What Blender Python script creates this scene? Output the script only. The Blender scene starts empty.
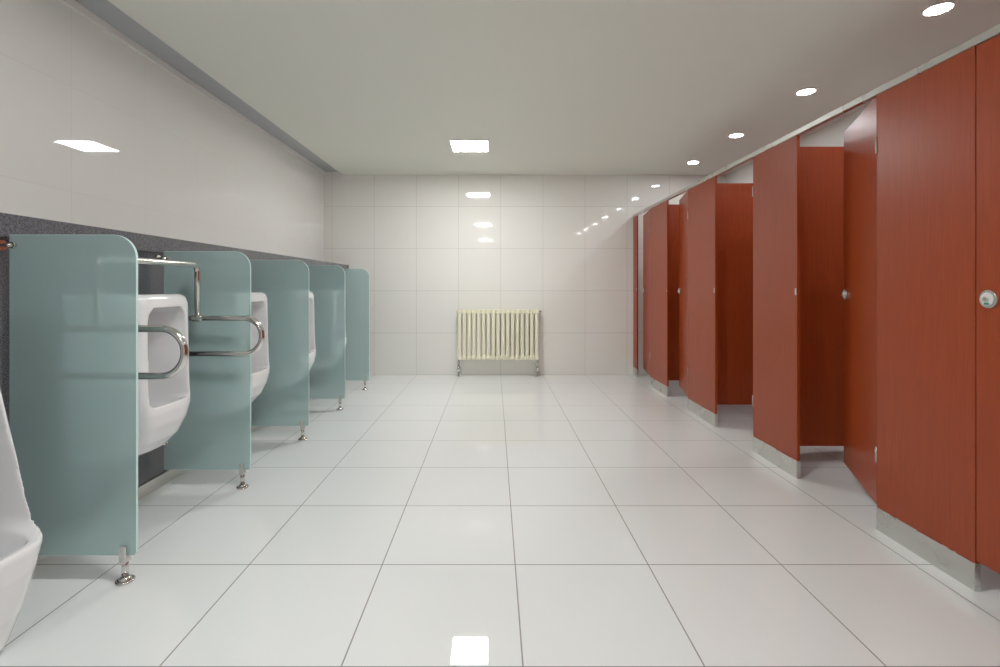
import bpy, bmesh, math
from mathutils import Vector, Matrix
S = bpy.context.scene
H = 1.253; F = 494.0
XL=-2.42; XR=3.3; YB=7.03; YF=-4.6; ZC=2.848
XG=-2.10   # granite wall face
XS=1.98    # stall face

# ------------------------------------------------ materials
def newmat(name):
    m=bpy.data.materials.new(name); m.use_nodes=True
    nt=m.node_tree; b=nt.nodes['Principled BSDF']
    return m,nt,b
def simple(name,col,rough=.5,metal=0,emis=None,es=0,coat=0,spec=.5):
    m,nt,b=newmat(name)
    b.inputs['Base Color'].default_value=(*col,1); b.inputs['Roughness'].default_value=rough
    b.inputs['Metallic'].default_value=metal
    b.inputs['Specular IOR Level'].default_value=spec
    b.inputs['Coat Weight'].default_value=coat
    if emis:
        b.inputs['Emission Color'].default_value=(*emis,1); b.inputs['Emission Strength'].default_value=es
    n=nt.nodes.new('ShaderNodeTexNoise'); n.inputs['Scale'].default_value=6
    g=nt.nodes.new('ShaderNodeNewGeometry'); nt.links.new(g.outputs['Position'],n.inputs['Vector'])
    r=nt.nodes.new('ShaderNodeMapRange'); r.inputs[3].default_value=rough*.9; r.inputs[4].default_value=rough*1.1
    nt.links.new(n.outputs['Fac'],r.inputs[0]); nt.links.new(r.outputs[0],b.inputs['Roughness'])
    return m
def math_(nt,op,a,b=None):
    n=nt.nodes.new('ShaderNodeMath'); n.operation=op
    for i,v in enumerate((a,b)):
        if v is None: continue
        if isinstance(v,(int,float)): n.inputs[i].default_value=v
        else: nt.links.new(v,n.inputs[i])
    return n.outputs[0]
def tile(name,col,grout,axes,rough,T=.6,w=.005,spec=.5,var=.015,bump=.006,ior=1.5):
    """axes: list of (axis, offset, width)"""
    m,nt,b=newmat(name)
    g=nt.nodes.new('ShaderNodeNewGeometry'); s=nt.nodes.new('ShaderNodeSeparateXYZ')
    nt.links.new(g.outputs['Position'],s.inputs[0])
    mask=None; cells=[]
    for ax,off,ww in axes:
        p=math_(nt,'DIVIDE',math_(nt,'SUBTRACT',s.outputs[ax],off),T)
        fr=math_(nt,'FRACT',math_(nt,'ADD',p,100.5))
        d=math_(nt,'ABSOLUTE',math_(nt,'SUBTRACT',fr,.5))
        l=math_(nt,'LESS_THAN',d,ww/2/T)
        mask=l if mask is None else math_(nt,'MAXIMUM',mask,l)
        cells.append(math_(nt,'FLOOR',math_(nt,'ADD',p,100.0)))
    cb=nt.nodes.new('ShaderNodeCombineXYZ')
    for i,c in enumerate(cells): nt.links.new(c,cb.inputs[i])
    wn=nt.nodes.new('ShaderNodeTexWhiteNoise'); wn.noise_dimensions='3D'; nt.links.new(cb.outputs[0],wn.inputs['Vector'])
    n=nt.nodes.new('ShaderNodeTexNoise'); n.inputs['Scale'].default_value=3; n.inputs['Detail'].default_value=6
    nt.links.new(g.outputs['Position'],n.inputs['Vector'])
    v=math_(nt,'ADD',math_(nt,'MULTIPLY',wn.outputs['Value'],var),math_(nt,'MULTIPLY',n.outputs['Fac'],.03))
    v=math_(nt,'ADD',v,1-.015-var/2)
    hs=nt.nodes.new('ShaderNodeHueSaturation'); hs.inputs['Color'].default_value=(*col,1); nt.links.new(v,hs.inputs['Value'])
    mx=nt.nodes.new('ShaderNodeMix'); mx.data_type='RGBA'
    nt.links.new(mask,mx.inputs['Factor']); nt.links.new(hs.outputs[0],mx.inputs['A']); mx.inputs['B'].default_value=(*grout,1)
    nt.links.new(mx.outputs['Result'],b.inputs['Base Color'])
    r=math_(nt,'ADD',math_(nt,'MULTIPLY',mask,.5),rough); nt.links.new(r,b.inputs['Roughness'])
    b.inputs['Specular IOR Level'].default_value=spec; b.inputs['IOR'].default_value=ior
    n2=nt.nodes.new('ShaderNodeTexNoise'); n2.inputs['Scale'].default_value=2.2; nt.links.new(g.outputs['Position'],n2.inputs['Vector'])
    bp=nt.nodes.new('ShaderNodeBump'); bp.inputs['Strength'].default_value=bump; bp.inputs['Distance'].default_value=.02
    nt.links.new(n2.outputs['Fac'],bp.inputs['Height']); nt.links.new(bp.outputs[0],b.inputs['Normal'])
    return m
M_floor=tile('polished_floor_tile',(.85,.88,.88),(.20,.195,.185),[(0,.0956,.0055),(1,YB,.006)],.02,spec=.5,ior=1.85)
M_wallB=tile('wall_tile_back',(.86,.85,.805),(.62,.60,.56),[(0,.0956,.006),(2,0,.006)],.05)
M_wallL=tile('wall_tile_side',(.84,.845,.82),(.69,.68,.655),[(1,YB,.004),(2,0,.004)],.02,ior=1.65)
M_ceil=simple('ceiling_paint',(.80,.81,.73),.6)
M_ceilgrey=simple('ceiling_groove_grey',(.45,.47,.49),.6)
M_white=simple('white_trim',(.80,.80,.78),.4)
M_cer=simple('glazed_ceramic',(.87,.87,.885),.08,coat=.5)
M_chrome=simple('stainless_polished',(.66,.64,.61),.14,1)
M_alu=simple('aluminium_brushed',(.60,.60,.57),.28,1)
M_cream=simple('cream_enamel',(.90,.87,.66),.3)
M_emit=simple('lamp_diffuser',(.9,.9,.9),.5,0,(1,.99,.965),72)
M_emit2=simple('downlight_diffuser',(.9,.9,.9),.5,0,(.99,.985,1),130)
M_green=simple('indicator_green',(.03,.25,.16),.4)
M_edge=simple('polished_glass_edge',(.60,.80,.78),.15)

def granite():
    m,nt,b=newmat('dark_granite')
    g=nt.nodes.new('ShaderNodeNewGeometry')
    n=nt.nodes.new('ShaderNodeTexNoise'); n.inputs['Scale'].default_value=160; n.inputs['Detail'].default_value=3
    v=nt.nodes.new('ShaderNodeTexVoronoi'); v.inputs['Scale'].default_value=220
    for x in (n,v): nt.links.new(g.outputs['Position'],x.inputs['Vector'])
    r=nt.nodes.new('ShaderNodeValToRGB'); r.color_ramp.elements[0].position=.35; r.color_ramp.elements[0].color=(.045,.046,.055,1)
    r.color_ramp.elements[1].position=.68; r.color_ramp.elements[1].color=(.16,.16,.185,1)
    nt.links.new(n.outputs['Fac'],r.inputs[0])
    mx=nt.nodes.new('ShaderNodeMix'); mx.data_type='RGBA'; mx.blend_type='MULTIPLY'; mx.inputs['Factor'].default_value=.12
    nt.links.new(r.outputs[0],mx.inputs['A']); nt.links.new(v.outputs['Color'],mx.inputs['B'])
    nt.links.new(mx.outputs['Result'],b.inputs['Base Color']); b.inputs['Roughness'].default_value=.25
    return m
M_gran=granite()
def wood(name,c1,c2):
    m,nt,b=newmat(name)
    g=nt.nodes.new('ShaderNodeNewGeometry'); mp=nt.nodes.new('ShaderNodeMapping')
    mp.inputs['Scale'].default_value=(40,40,2.2); nt.links.new(g.outputs['Position'],mp.inputs['Vector'])
    n=nt.nodes.new('ShaderNodeTexNoise'); n.inputs['Scale'].default_value=1.8; n.inputs['Detail'].default_value=6; n.inputs['Distortion'].default_value=1.0
    nt.links.new(mp.outputs[0],n.inputs['Vector'])
    r=nt.nodes.new('ShaderNodeValToRGB'); r.color_ramp.elements[0].position=.3; r.color_ramp.elements[1].position=.7
    r.color_ramp.elements[0].color=(*c1,1); r.color_ramp.elements[1].color=(*c2,1)
    nt.links.new(n.outputs['Fac'],r.inputs[0]); nt.links.new(r.outputs[0],b.inputs['Base Color'])
    b.inputs['Roughness'].default_value=.34; b.inputs['Specular IOR Level'].default_value=.3
    return m
M_wood=wood('red_cherry_laminate',(.265,.034,.007),(.325,.046,.010))
def frosted():
    m,nt,b=newmat('frosted_green_glass')
    b.inputs['Base Color'].default_value=(.58,.755,.755,1)
    b.inputs['Roughness'].default_value=.16
    b.inputs['Transmission Weight'].default_value=.60
    b.inputs['IOR'].default_value=1.25
    b.inputs['Coat Weight'].default_value=.3; b.inputs['Coat Roughness'].default_value=.15
    n=nt.nodes.new('ShaderNodeTexNoise'); n.inputs['Scale'].default_value=400
    bp=nt.nodes.new('ShaderNodeBump'); bp.inputs['Strength'].default_value=.06; bp.inputs['Distance'].default_value=.001
    nt.links.new(n.outputs['Fac'],bp.inputs['Height']); nt.links.new(bp.outputs[0],b.inputs['Normal'])
    return m
M_frost=frosted()

# ------------------------------------------------ helpers
def link(name,me,mat,parent=None,loc=(0,0,0),rot=None,smooth=False):
    o=bpy.data.objects.new(name,me); S.collection.objects.link(o)
    if mat is not None and not me.materials: me.materials.append(mat)
    o.location=loc
    if rot: o.rotation_euler=rot
    if parent: o.parent=parent
    if smooth:
        for p in me.polygons: p.use_smooth=True
    return o
def empty(name,loc=(0,0,0),rot=(0,0,0)):
    o=bpy.data.objects.new(name,None); o.empty_display_size=.1; o.location=loc; o.rotation_euler=rot
    S.collection.objects.link(o); return o
def box(name,lo,hi,mat,parent=None,bev=0):
    bm=bmesh.new(); bmesh.ops.create_cube(bm,size=1)
    for v in bm.verts:
        v.co=Vector([(lo[i]+hi[i])/2+v.co[i]*(hi[i]-lo[i]) for i in range(3)])
    if bev: bmesh.ops.bevel(bm,geom=bm.edges[:],offset=bev,segments=2,affect='EDGES',profile=.5)
    me=bpy.data.meshes.new(name); bm.to_mesh(me); bm.free()
    return link(name,me,mat,parent)
def cyl(name,c,r,d,axis,mat,parent=None,r2=None,bev=0,seg=28):
    bm=bmesh.new(); bmesh.ops.create_cone(bm,cap_ends=True,segments=seg,radius1=r,radius2=r if r2 is None else r2,depth=d)
    if bev:
        es=[e for e in bm.edges if abs(e.verts[0].co.z-e.verts[1].co.z)<1e-6]
        bmesh.ops.bevel(bm,geom=es,offset=bev,segments=2,affect='EDGES',profile=.5)
    R={'z':Matrix.Identity(3),'x':Matrix.Rotation(math.pi/2,3,'Y'),'y':Matrix.Rotation(-math.pi/2,3,'X')}[axis]
    for v in bm.verts: v.co=R@v.co+Vector(c)
    me=bpy.data.meshes.new(name); bm.to_mesh(me); bm.free()
    for p in me.polygons: p.use_smooth=len(p.vertices)==4
    return link(name,me,mat,parent)
def rounded(pts,rad,n=8):
    out=[Vector(pts[0])]
    for i in range(1,len(pts)-1):
        p=Vector(pts[i]); a=(Vector(pts[i-1])-p).normalized(); b=(Vector(pts[i+1])-p).normalized()
        ang=a.angle(b); t=rad/math.tan(ang/2); c=p+(a+b).normalized()*(rad/math.sin(ang/2))
        s=p+a*t; e=p+b*t
        for k in range(n+1):
            f=k/n; th=f*(math.pi-ang)
            v0=(s-c); ax=v0.cross(e-c).normalized()
            out.append(c+Matrix.Rotation(th,3,ax)@v0)
    out.append(Vector(pts[-1])); return out
def tube(name,pts,r,mat,parent=None,seg=16):
    bm=bmesh.new(); rings=[]; N=len(pts); up=None
    for i,p in enumerate(pts):
        t=(pts[min(i+1,N-1)]-pts[max(i-1,0)]).normalized()
        if up is None:
            up=Vector((0,1,0)) if abs(t.y)<.9 else Vector((1,0,0))
        up=(up-t*up.dot(t)).normalized(); s=t.cross(up)
        rings.append([bm.verts.new(p+(up*math.cos(2*math.pi*k/seg)+s*math.sin(2*math.pi*k/seg))*r) for k in range(seg)])
    for a,b in zip(rings,rings[1:]):
        for k in range(seg): bm.faces.new((a[k],a[(k+1)%seg],b[(k+1)%seg],b[k]))
    bm.faces.new(rings[0][::-1]); bm.faces.new(rings[-1])
    bmesh.ops.recalc_face_normals(bm,faces=bm.faces[:])
    me=bpy.data.meshes.new(name); bm.to_mesh(me); bm.free()
    return link(name,me,mat,parent,smooth=True)

# ------------------------------------------------ room shell
box('floor',(XL-.1,YF,-.1),(XR+.1,YB,0),M_floor)
box('wall_back',(XL-.1,YB,-.1),(XR+.1,YB+.1,ZC+.15),M_wallB)
box('wall_rear',(XL-.1,YF-.1,-.1),(XR+.1,YF,ZC+.15),M_wallB)
box('wall_left',(XL-.1,YF,0),(XL,YB,ZC+.15),M_wallL)
box('wall_right',(XR,YF,0),(XR+.1,YB,ZC+.15),M_wallL)
box('ceiling',(-2.15,YF,ZC),(XR,YB,ZC+.15),M_ceil)
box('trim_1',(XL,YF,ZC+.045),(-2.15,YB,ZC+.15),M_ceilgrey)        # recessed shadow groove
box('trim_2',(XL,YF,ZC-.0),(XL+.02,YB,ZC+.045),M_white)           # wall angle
# granite clad service wall (half height) with ledge
box('wall_service',(XL,YF,0),(XG,YB,1.465),M_gran)
box('trim_ledge',(XL,YF,1.465),(XG+.035,YB,1.566),M_gran,bev=.004)
box('baseboard_left',(XG,YF,0),(XG+.014,YB,.075),M_alu)

# ------------------------------------------------ urinals
def loft(levels,nseg,u0=0.0):
    bm=bmesh.new(); rings=[]
    for (h,d,w,p,off) in levels:
        ring=[]
        for k in range(nseg+1):
            t=-math.pi/2+math.pi*k/nseg
            c=max(math.cos(t),0)**p; s=math.copysign(abs(math.sin(t))**p,math.sin(t))
            ring.append(bm.verts.new((off+(d-off)*c,w*s,h)))
        rings.append(ring)
    n=nseg+1
    for a,b in zip(rings,rings[1:]):
        for k in range(n): bm.faces.new((a[k],a[(k+1)%n],b[(k+1)%n],b[k]))
    bm.faces.new(rings[0][::-1]); bm.faces.new(rings[-1])
    bmesh.ops.recalc_face_normals(bm,faces=bm.faces[:])
    return bm
def smoothlevels(L,n=5):
    out=[]
    for i in range(len(L)-1):
        for k in range(n):
            f=k/n; out.append(tuple(L[i][j]*(1-f)+L[i+1][j]*f for j in range(5)))
    out.append(L[-1]); return out
def carve(body,cut,name,vox=.0065):
    def mk(bm,nm):
        me=bpy.data.meshes.new(nm); bm.to_mesh(me); bm.free()
        o=bpy.data.objects.new(nm,me); S.collection.objects.link(o); return o
    a=mk(body,'tmpa'); b=mk(cut,'tmpb')
    m=a.modifiers.new('b','BOOLEAN'); m.object=b; m.operation='DIFFERENCE'; m.solver='EXACT'
    m=a.modifiers.new('r','REMESH'); m.mode='VOXEL'; m.voxel_size=vox; m.use_smooth_shade=True
    m=a.modifiers.new('s','SMOOTH'); m.factor=.5; m.iterations=10
    dg=bpy.context.evaluated_depsgraph_get(); dg.update()
    me=bpy.data.meshes.new_from_object(a.evaluated_get(dg)); me.name=name
    bpy.data.objects.remove(a); bpy.data.objects.remove(b)
    for p in me.polygons: p.use_smooth=True
    me.materials.clear(); me.materials.append(M_cer)
    return me
# tall wall-hung urinal: straight squarish hood, softly bulging bowl below
bodyL=smoothlevels([(0,.14,.08,.8,0),(.02,.24,.13,.7,0),(.06,.325,.165,.6,0),(.12,.375,.188,.48,0),(.20,.405,.202,.38,0),
      (.27,.417,.208,.32,0),(.31,.413,.208,.29,0),(.36,.402,.208,.24,0),(.44,.395,.208,.2,0),(.82,.385,.208,.18,0),(.855,.375,.205,.2,0),(.87,.355,.192,.24,0)])
cavL=smoothlevels([(.11,.24,.05,.8,.1),(.14,.31,.10,.7,.08),(.20,.355,.135,.5,.07),(.27,.38,.155,.42,.07),(.30,.39,.158,.4,.07),(.325,.62,.158,.4,.07),(.40,.62,.155,.25,.07),
      (.72,.62,.152,.2,.08),(.77,.62,.142,.25,.1),(.80,.62,.11,.35,.14)])
me_wall=carve(loft(bodyL,40),loft(cavL,40),'wall_urinal_body',.0055)
bodyF=smoothlevels([(0,.41,.17,.6,0),(.03,.43,.18,.6,0),(.15,.48,.19,.62,0),(.30,.53,.20,.64,0),(.38,.55,.205,.64,0),(.43,.535,.205,.6,0),
      (.50,.475,.205,.5,0),(.60,.42,.205,.38,0),(.75,.37,.205,.32,0),(.95,.32,.20,.3,0),(1.03,.30,.19,.3,0),(1.06,.27,.17,.4,0)])
cavF=smoothlevels([(.10,.28,.06,.8,.12),(.16,.40,.12,.75,.09),(.30,.475,.155,.66,.07),(.385,.51,.168,.64,.07),(.43,.70,.17,.5,.07),(.55,.70,.165,.35,.07),
      (.88,.70,.15,.3,.08),(.95,.70,.13,.35,.1),(.99,.70,.09,.5,.14)])
me_floor=carve(loft(bodyF,40),loft(cavF,40),'floor_urinal_body',.006)
for i,y in enumerate((2.60,3.575,4.545,5.52)):
    e=empty('wall_urinal',(XG+.001,y,.345))
    link('body',me_wall,None,e)
    cyl('drain',(.22,0,.135),.028,.012,'z',M_chrome,e,bev=.002)
    cyl('spreader',(.12,0,.70),.02,.06,'x',M_chrome,e,bev=.003)
e=empty('floor_urinal',(XG+.016,1.60,0.001))
link('body',me_floor,None,e)
cyl('drain',(.28,0,.15),.03,.012,'z',M_chrome,e,bev=.002)
cyl('spreader',(.12,0,.88),.02,.06,'x',M_chrome,e,bev=.003)

# ------------------------------------------------ frosted glass dividers
def divider(y):
    e=empty('urinal_divider',(0,y,0))
    x0,x1,z0,z1=-2.055,-1.516,.115,1.475; r=.10; rb=.015; t=.006
    pts=[(x0,z0)]
    for k in range(5):
        a=-math.pi/2+k/4*math.pi/2; pts.append((x1-rb+rb*math.cos(a),z0+rb+rb*math.sin(a)))
    for k in range(13):
        a=k/12*math.pi/2; pts.append((x1-r+r*math.cos(a),z1-r+r*math.sin(a)))
    pts.append((x0,z1))
    bm=bmesh.new(); f=bm.faces.new([bm.verts.new((p[0],-t,p[1])) for p in pts])
    ex=bmesh.ops.extrude_face_region(bm,geom=[f])
    for v in ex['geom']:
        if isinstance(v,bmesh.types.BMVert): v.co.y=t
    bmesh.ops.recalc_face_normals(bm,faces=bm.faces[:])
    es=[ed for ed in bm.edges if abs(ed.verts[0].co.y-ed.verts[1].co.y)<1e-6]
    bmesh.ops.bevel(bm,geom=es,offset=.0015,segments=1,affect='EDGES')
    bm.normal_update()
    for fc in bm.faces: fc.material_index=0 if abs(fc.normal.y)>.9 else 1
    me=bpy.data.meshes.new('pane'); bm.to_mesh(me); bm.free()
    me.materials.append(M_frost); me.materials.append(M_edge); link('pane',me,M_frost,e)
    # floor leg
    xl=-1.568
    cyl('foot_flange',(xl,0,.006),.036,.012,'z',M_chrome,e,bev=.004)
    cyl('foot_cone',(xl,0,.018),.03,.014,'z',M_chrome,e,r2=.014)
    cyl('leg',(xl,0,.065),.0135,.10,'z',M_chrome,e)
    for s in (-1,1): box('clamp',(xl-.015,s*.0135-.006,.085),(xl+.015,s*.0135+.006,.16),M_chrome,e,bev=.004)
    cyl('clamp_cap',(xl,0,.10),.017,.026,'z',M_chrome,e,bev=.003)
    # wall brackets
    for z in (.28,1.43):
        cyl('bracket_rose',(XG+.006,0,z),.022,.008,'x',M_chrome,e)
        cyl('bracket_arm',(XG+.038,-.014,z),.008,.06,'x',M_chrome,e)
        cyl('bracket_clamp',(XG+.065,0,z),.015,.036,'y',M_chrome,e,bev=.003)
for y in (1.12,2.10,3.08,4.05,5.03,6.01): divider(y)

# ------------------------------------------------ grab rails around first urinal
e=empty('urinal_grab_rail')
R=.0165; xt=-1.388; zu,zl=1.066,.854; yn,yf=2.215,2.955
for y in (yn,yf):
    pts=[(XG+.004,y,zu),(xt,y,zu),(xt,y,zl),(XG+.004,y,zl)]
    tube('side_loop',rounded(pts,(zu-zl)/2*.985,16),R,M_chrome,e)
    for z in (zu,zl): cyl('wall_flange',(XG+.007,y,z),.036,.012,'x',M_chrome,e,bev=.003)
xv=-1.774
tube('top_hoop',rounded([(xv,yn,zu),(xv,yn,1.384),(xv,yf,1.384),(xv,yf,zu)],.045,10),R,M_chrome,e)
for y in (yn,yf): 
    cyl('tee_fitting',(xv,y,zu),.0205,.06,'x',M_chrome,e,bev=.003)

# ------------------------------------------------ radiator
e=empty('radiator',(0,0,0))
rx0,rx1=-.515,.63; n=17; zb,zt=.235,.94; yc=6.945
step=(rx1-rx0)/n
for i in range(n):
    xc=rx0+step*(i+.5)
    box('column_front',(xc-.024,yc-.05,zb+.02),(xc+.024,yc-.022,zt-.02),M_cream,e,bev=.008)
    box('column_rear',(xc-.024,yc+.012,zb+.02),(xc+.024,yc+.04,zt-.02),M_cream,e,bev=.008)
    box('column_head',(xc-.033,yc-.055,zt-.062),(xc+.033,yc+.045,zt),M_cream,e,bev=.009)
    box('column_base',(xc-.033,yc-.055,zb),(xc+.033,yc+.045,zb+.06),M_cream,e,bev=.009)
cyl('header_top',((rx0+rx1)/2,yc-.005,zt-.03),.022,rx1-rx0+.02,'x',M_cream,e)
cyl('header_bottom',((rx0+rx1)/2,yc-.005,zb+.03),.022,rx1-rx0+.02,'x',M_cream,e)
for x,s in ((rx0+.05,-1),(rx1-.05,1)):
    box('foot',(x-.018,yc-.045,.0),(x+.018,yc+.035,.012),M_alu,e,bev=.003)
    box('foot_post',(x-.012,yc-.02,.01),(x+.012,yc+.01,zb+.01),M_alu,e)
    cyl('valve_body',(x+s*.03,yc-.02,.10),.022,.07,'z',M_chrome,e,bev=.005)
    cyl('valve_knob',(x+s*.03,yc-.06,.11),.022,.05,'y',M_chrome,e,bev=.005)
    cyl('pipe',(x+s*.03,yc-.02,.035),.011,.07,'z',M_alu,e)
    cyl('pipe_upper',(x+s*.03,yc-.02,.19),.011,.11,'z',M_alu,e)
cyl('bleed_valve',(rx1+.018,yc-.005,zt-.03),.012,.03,'x',M_chrome,e)

# ------------------------------------------------ toilet cubicles
ZB,ZT=.128,2.246
pil=[(-1.58,-1.03),(-.37,.18),(.83,1.38),(2.033,2.554),(3.228,3.776),(4.425,5.04),(5.65,6.25),(6.85,YB-.002)]
for a,b in pil:
    e=empty('toilet_partition')
    box('pilaster',(XS,a,.115),(XS+.02,b,ZT),M_wood,e,bev=.0012)
    box('kick_plate',(XS-.003,a-.001,0),(XS+.023,b+.0005 if b<7 else b,.115),M_alu,e,bev=.001)
    if b<7:
        c=(a+b)/2
        box('side_panel',(XS+.02,c-.01,ZB),(XR-.002,c+.01,ZT),M_wood,e,bev=.001)
        cyl('panel_leg',(XR-.12,c,ZB/2),.014,ZB,'z',M_alu,e)
    if a>2.5: 
        box('strike',(XS-.004,a+.004,1.20),(XS+.0,a+.018,1.245),M_alu,e,bev=.001)
box('cubicle_header_rail',(XS-.006,-1.7,ZT),(XS+.028,YB-.001,ZT+.036),M_alu,bev=.004)
# doors : hinge y, width, opening angle
doors=[(-1.03,.655,4),(.18,.645,0),(1.38,.648,0),(2.556,.668,23.2),(3.778,.642,82),(5.042,.604,12.5),(6.252,.594,8.3)]
for hy,w,ang in doors:
    e=empty('cubicle_door',(XS+.0,hy,0),(0,0,-math.radians(ang)))
    box('leaf',(0,.002,ZB),(.02,w,ZT-.004),M_wood,e,bev=.0012)
    for z in (.35,1.95):
        cyl('hinge_barrel',(-.002,.0,z+.035),.0045,.08,'z',M_alu,e)
    yl=w-.055
    cyl('lock_rose',(-.004,yl,1.205),.036,.009,'x',M_alu,e,bev=.002)
    cyl('lock_disc',(-.010,yl,1.205),.026,.005,'x',M_white,e,bev=.001)
    cyl('lock_turn',(-.016,yl,1.205),.010,.014,'x',M_alu,e,bev=.002)
    box('lock_indicator',(-.0135,yl-.010,1.182),(-.0115,yl+.010,1.190),M_green,e)
    box('inside_latch',(.02,yl-.02,1.18),(.036,yl+.045,1.23),M_alu,e,bev=.003)

# ------------------------------------------------ lamps
def panel(y):
    e=empty('ceiling_light_panel',(-.27,y,ZC))
    s=.20
    box('diffuser',(-s,-s,-.014),(s,s,-.002),M_emit,e)
    for k,(lo,hi) in enumerate([((-s-.018,-s-.018,-.012),(s+.018,-s,0)),((-s-.018,s,-.012),(s+.018,s+.018,0)),
                   ((-s-.018,-s,-.012),(-s,s,0)),((s,-s,-.012),(s+.018,s,0))]):
        box('frame_%d'%k,lo,hi,M_white,e)
for y in (5.56,1.5,-2.6): panel(y)
def down(y):
    e=empty('recessed_downlight',(2.54,y,ZC))
    bm=bmesh.new(); prof=[(.060,-.004),(.064,-.010),(.076,-.009),(.083,0)]; n=40; rings=[]
    for r,z in prof: rings.append([bm.verts.new((r*math.cos(2*math.pi*k/n),r*math.sin(2*math.pi*k/n),z)) for k in range(n)])
    for a,b in zip(rings,rings[1:]):
        for k in range(n): bm.faces.new((a[k],a[(k+1)%n],b[(k+1)%n],b[k]))
    me=bpy.data.meshes.new('bezel'); bm.to_mesh(me); bm.free(); link('bezel',me,M_white,e,smooth=True)
    cyl('lens',(0,0,-.005),.061,.008,'z',M_emit2,e,seg=40)
for y in (2.824,4.02,5.18,6.30,1.6,.4,-.8): down(y)

# ------------------------------------------------ world & camera
w=bpy.data.worlds.new('world'); S.world=w; w.use_nodes=True
w.node_tree.nodes['Background'].inputs[0].default_value=(.8,.85,.9,1); w.node_tree.nodes['Background'].inputs[1].default_value=.3
cd=bpy.data.cameras.new('camera'); cam=bpy.data.objects.new('camera',cd); S.collection.objects.link(cam)
cd.sensor_width=36; cd.lens=F/1000*36; cd.shift_x=.006; cd.shift_y=-.0465; cd.clip_start=.02
cam.location=(0,0,H); cam.rotation_euler=(math.pi/2,0,0); S.camera=cam
S.view_settings.view_transform='Standard'
S.view_settings.look='None'
S.view_settings.exposure=.08
S.view_settings.gamma=1.15
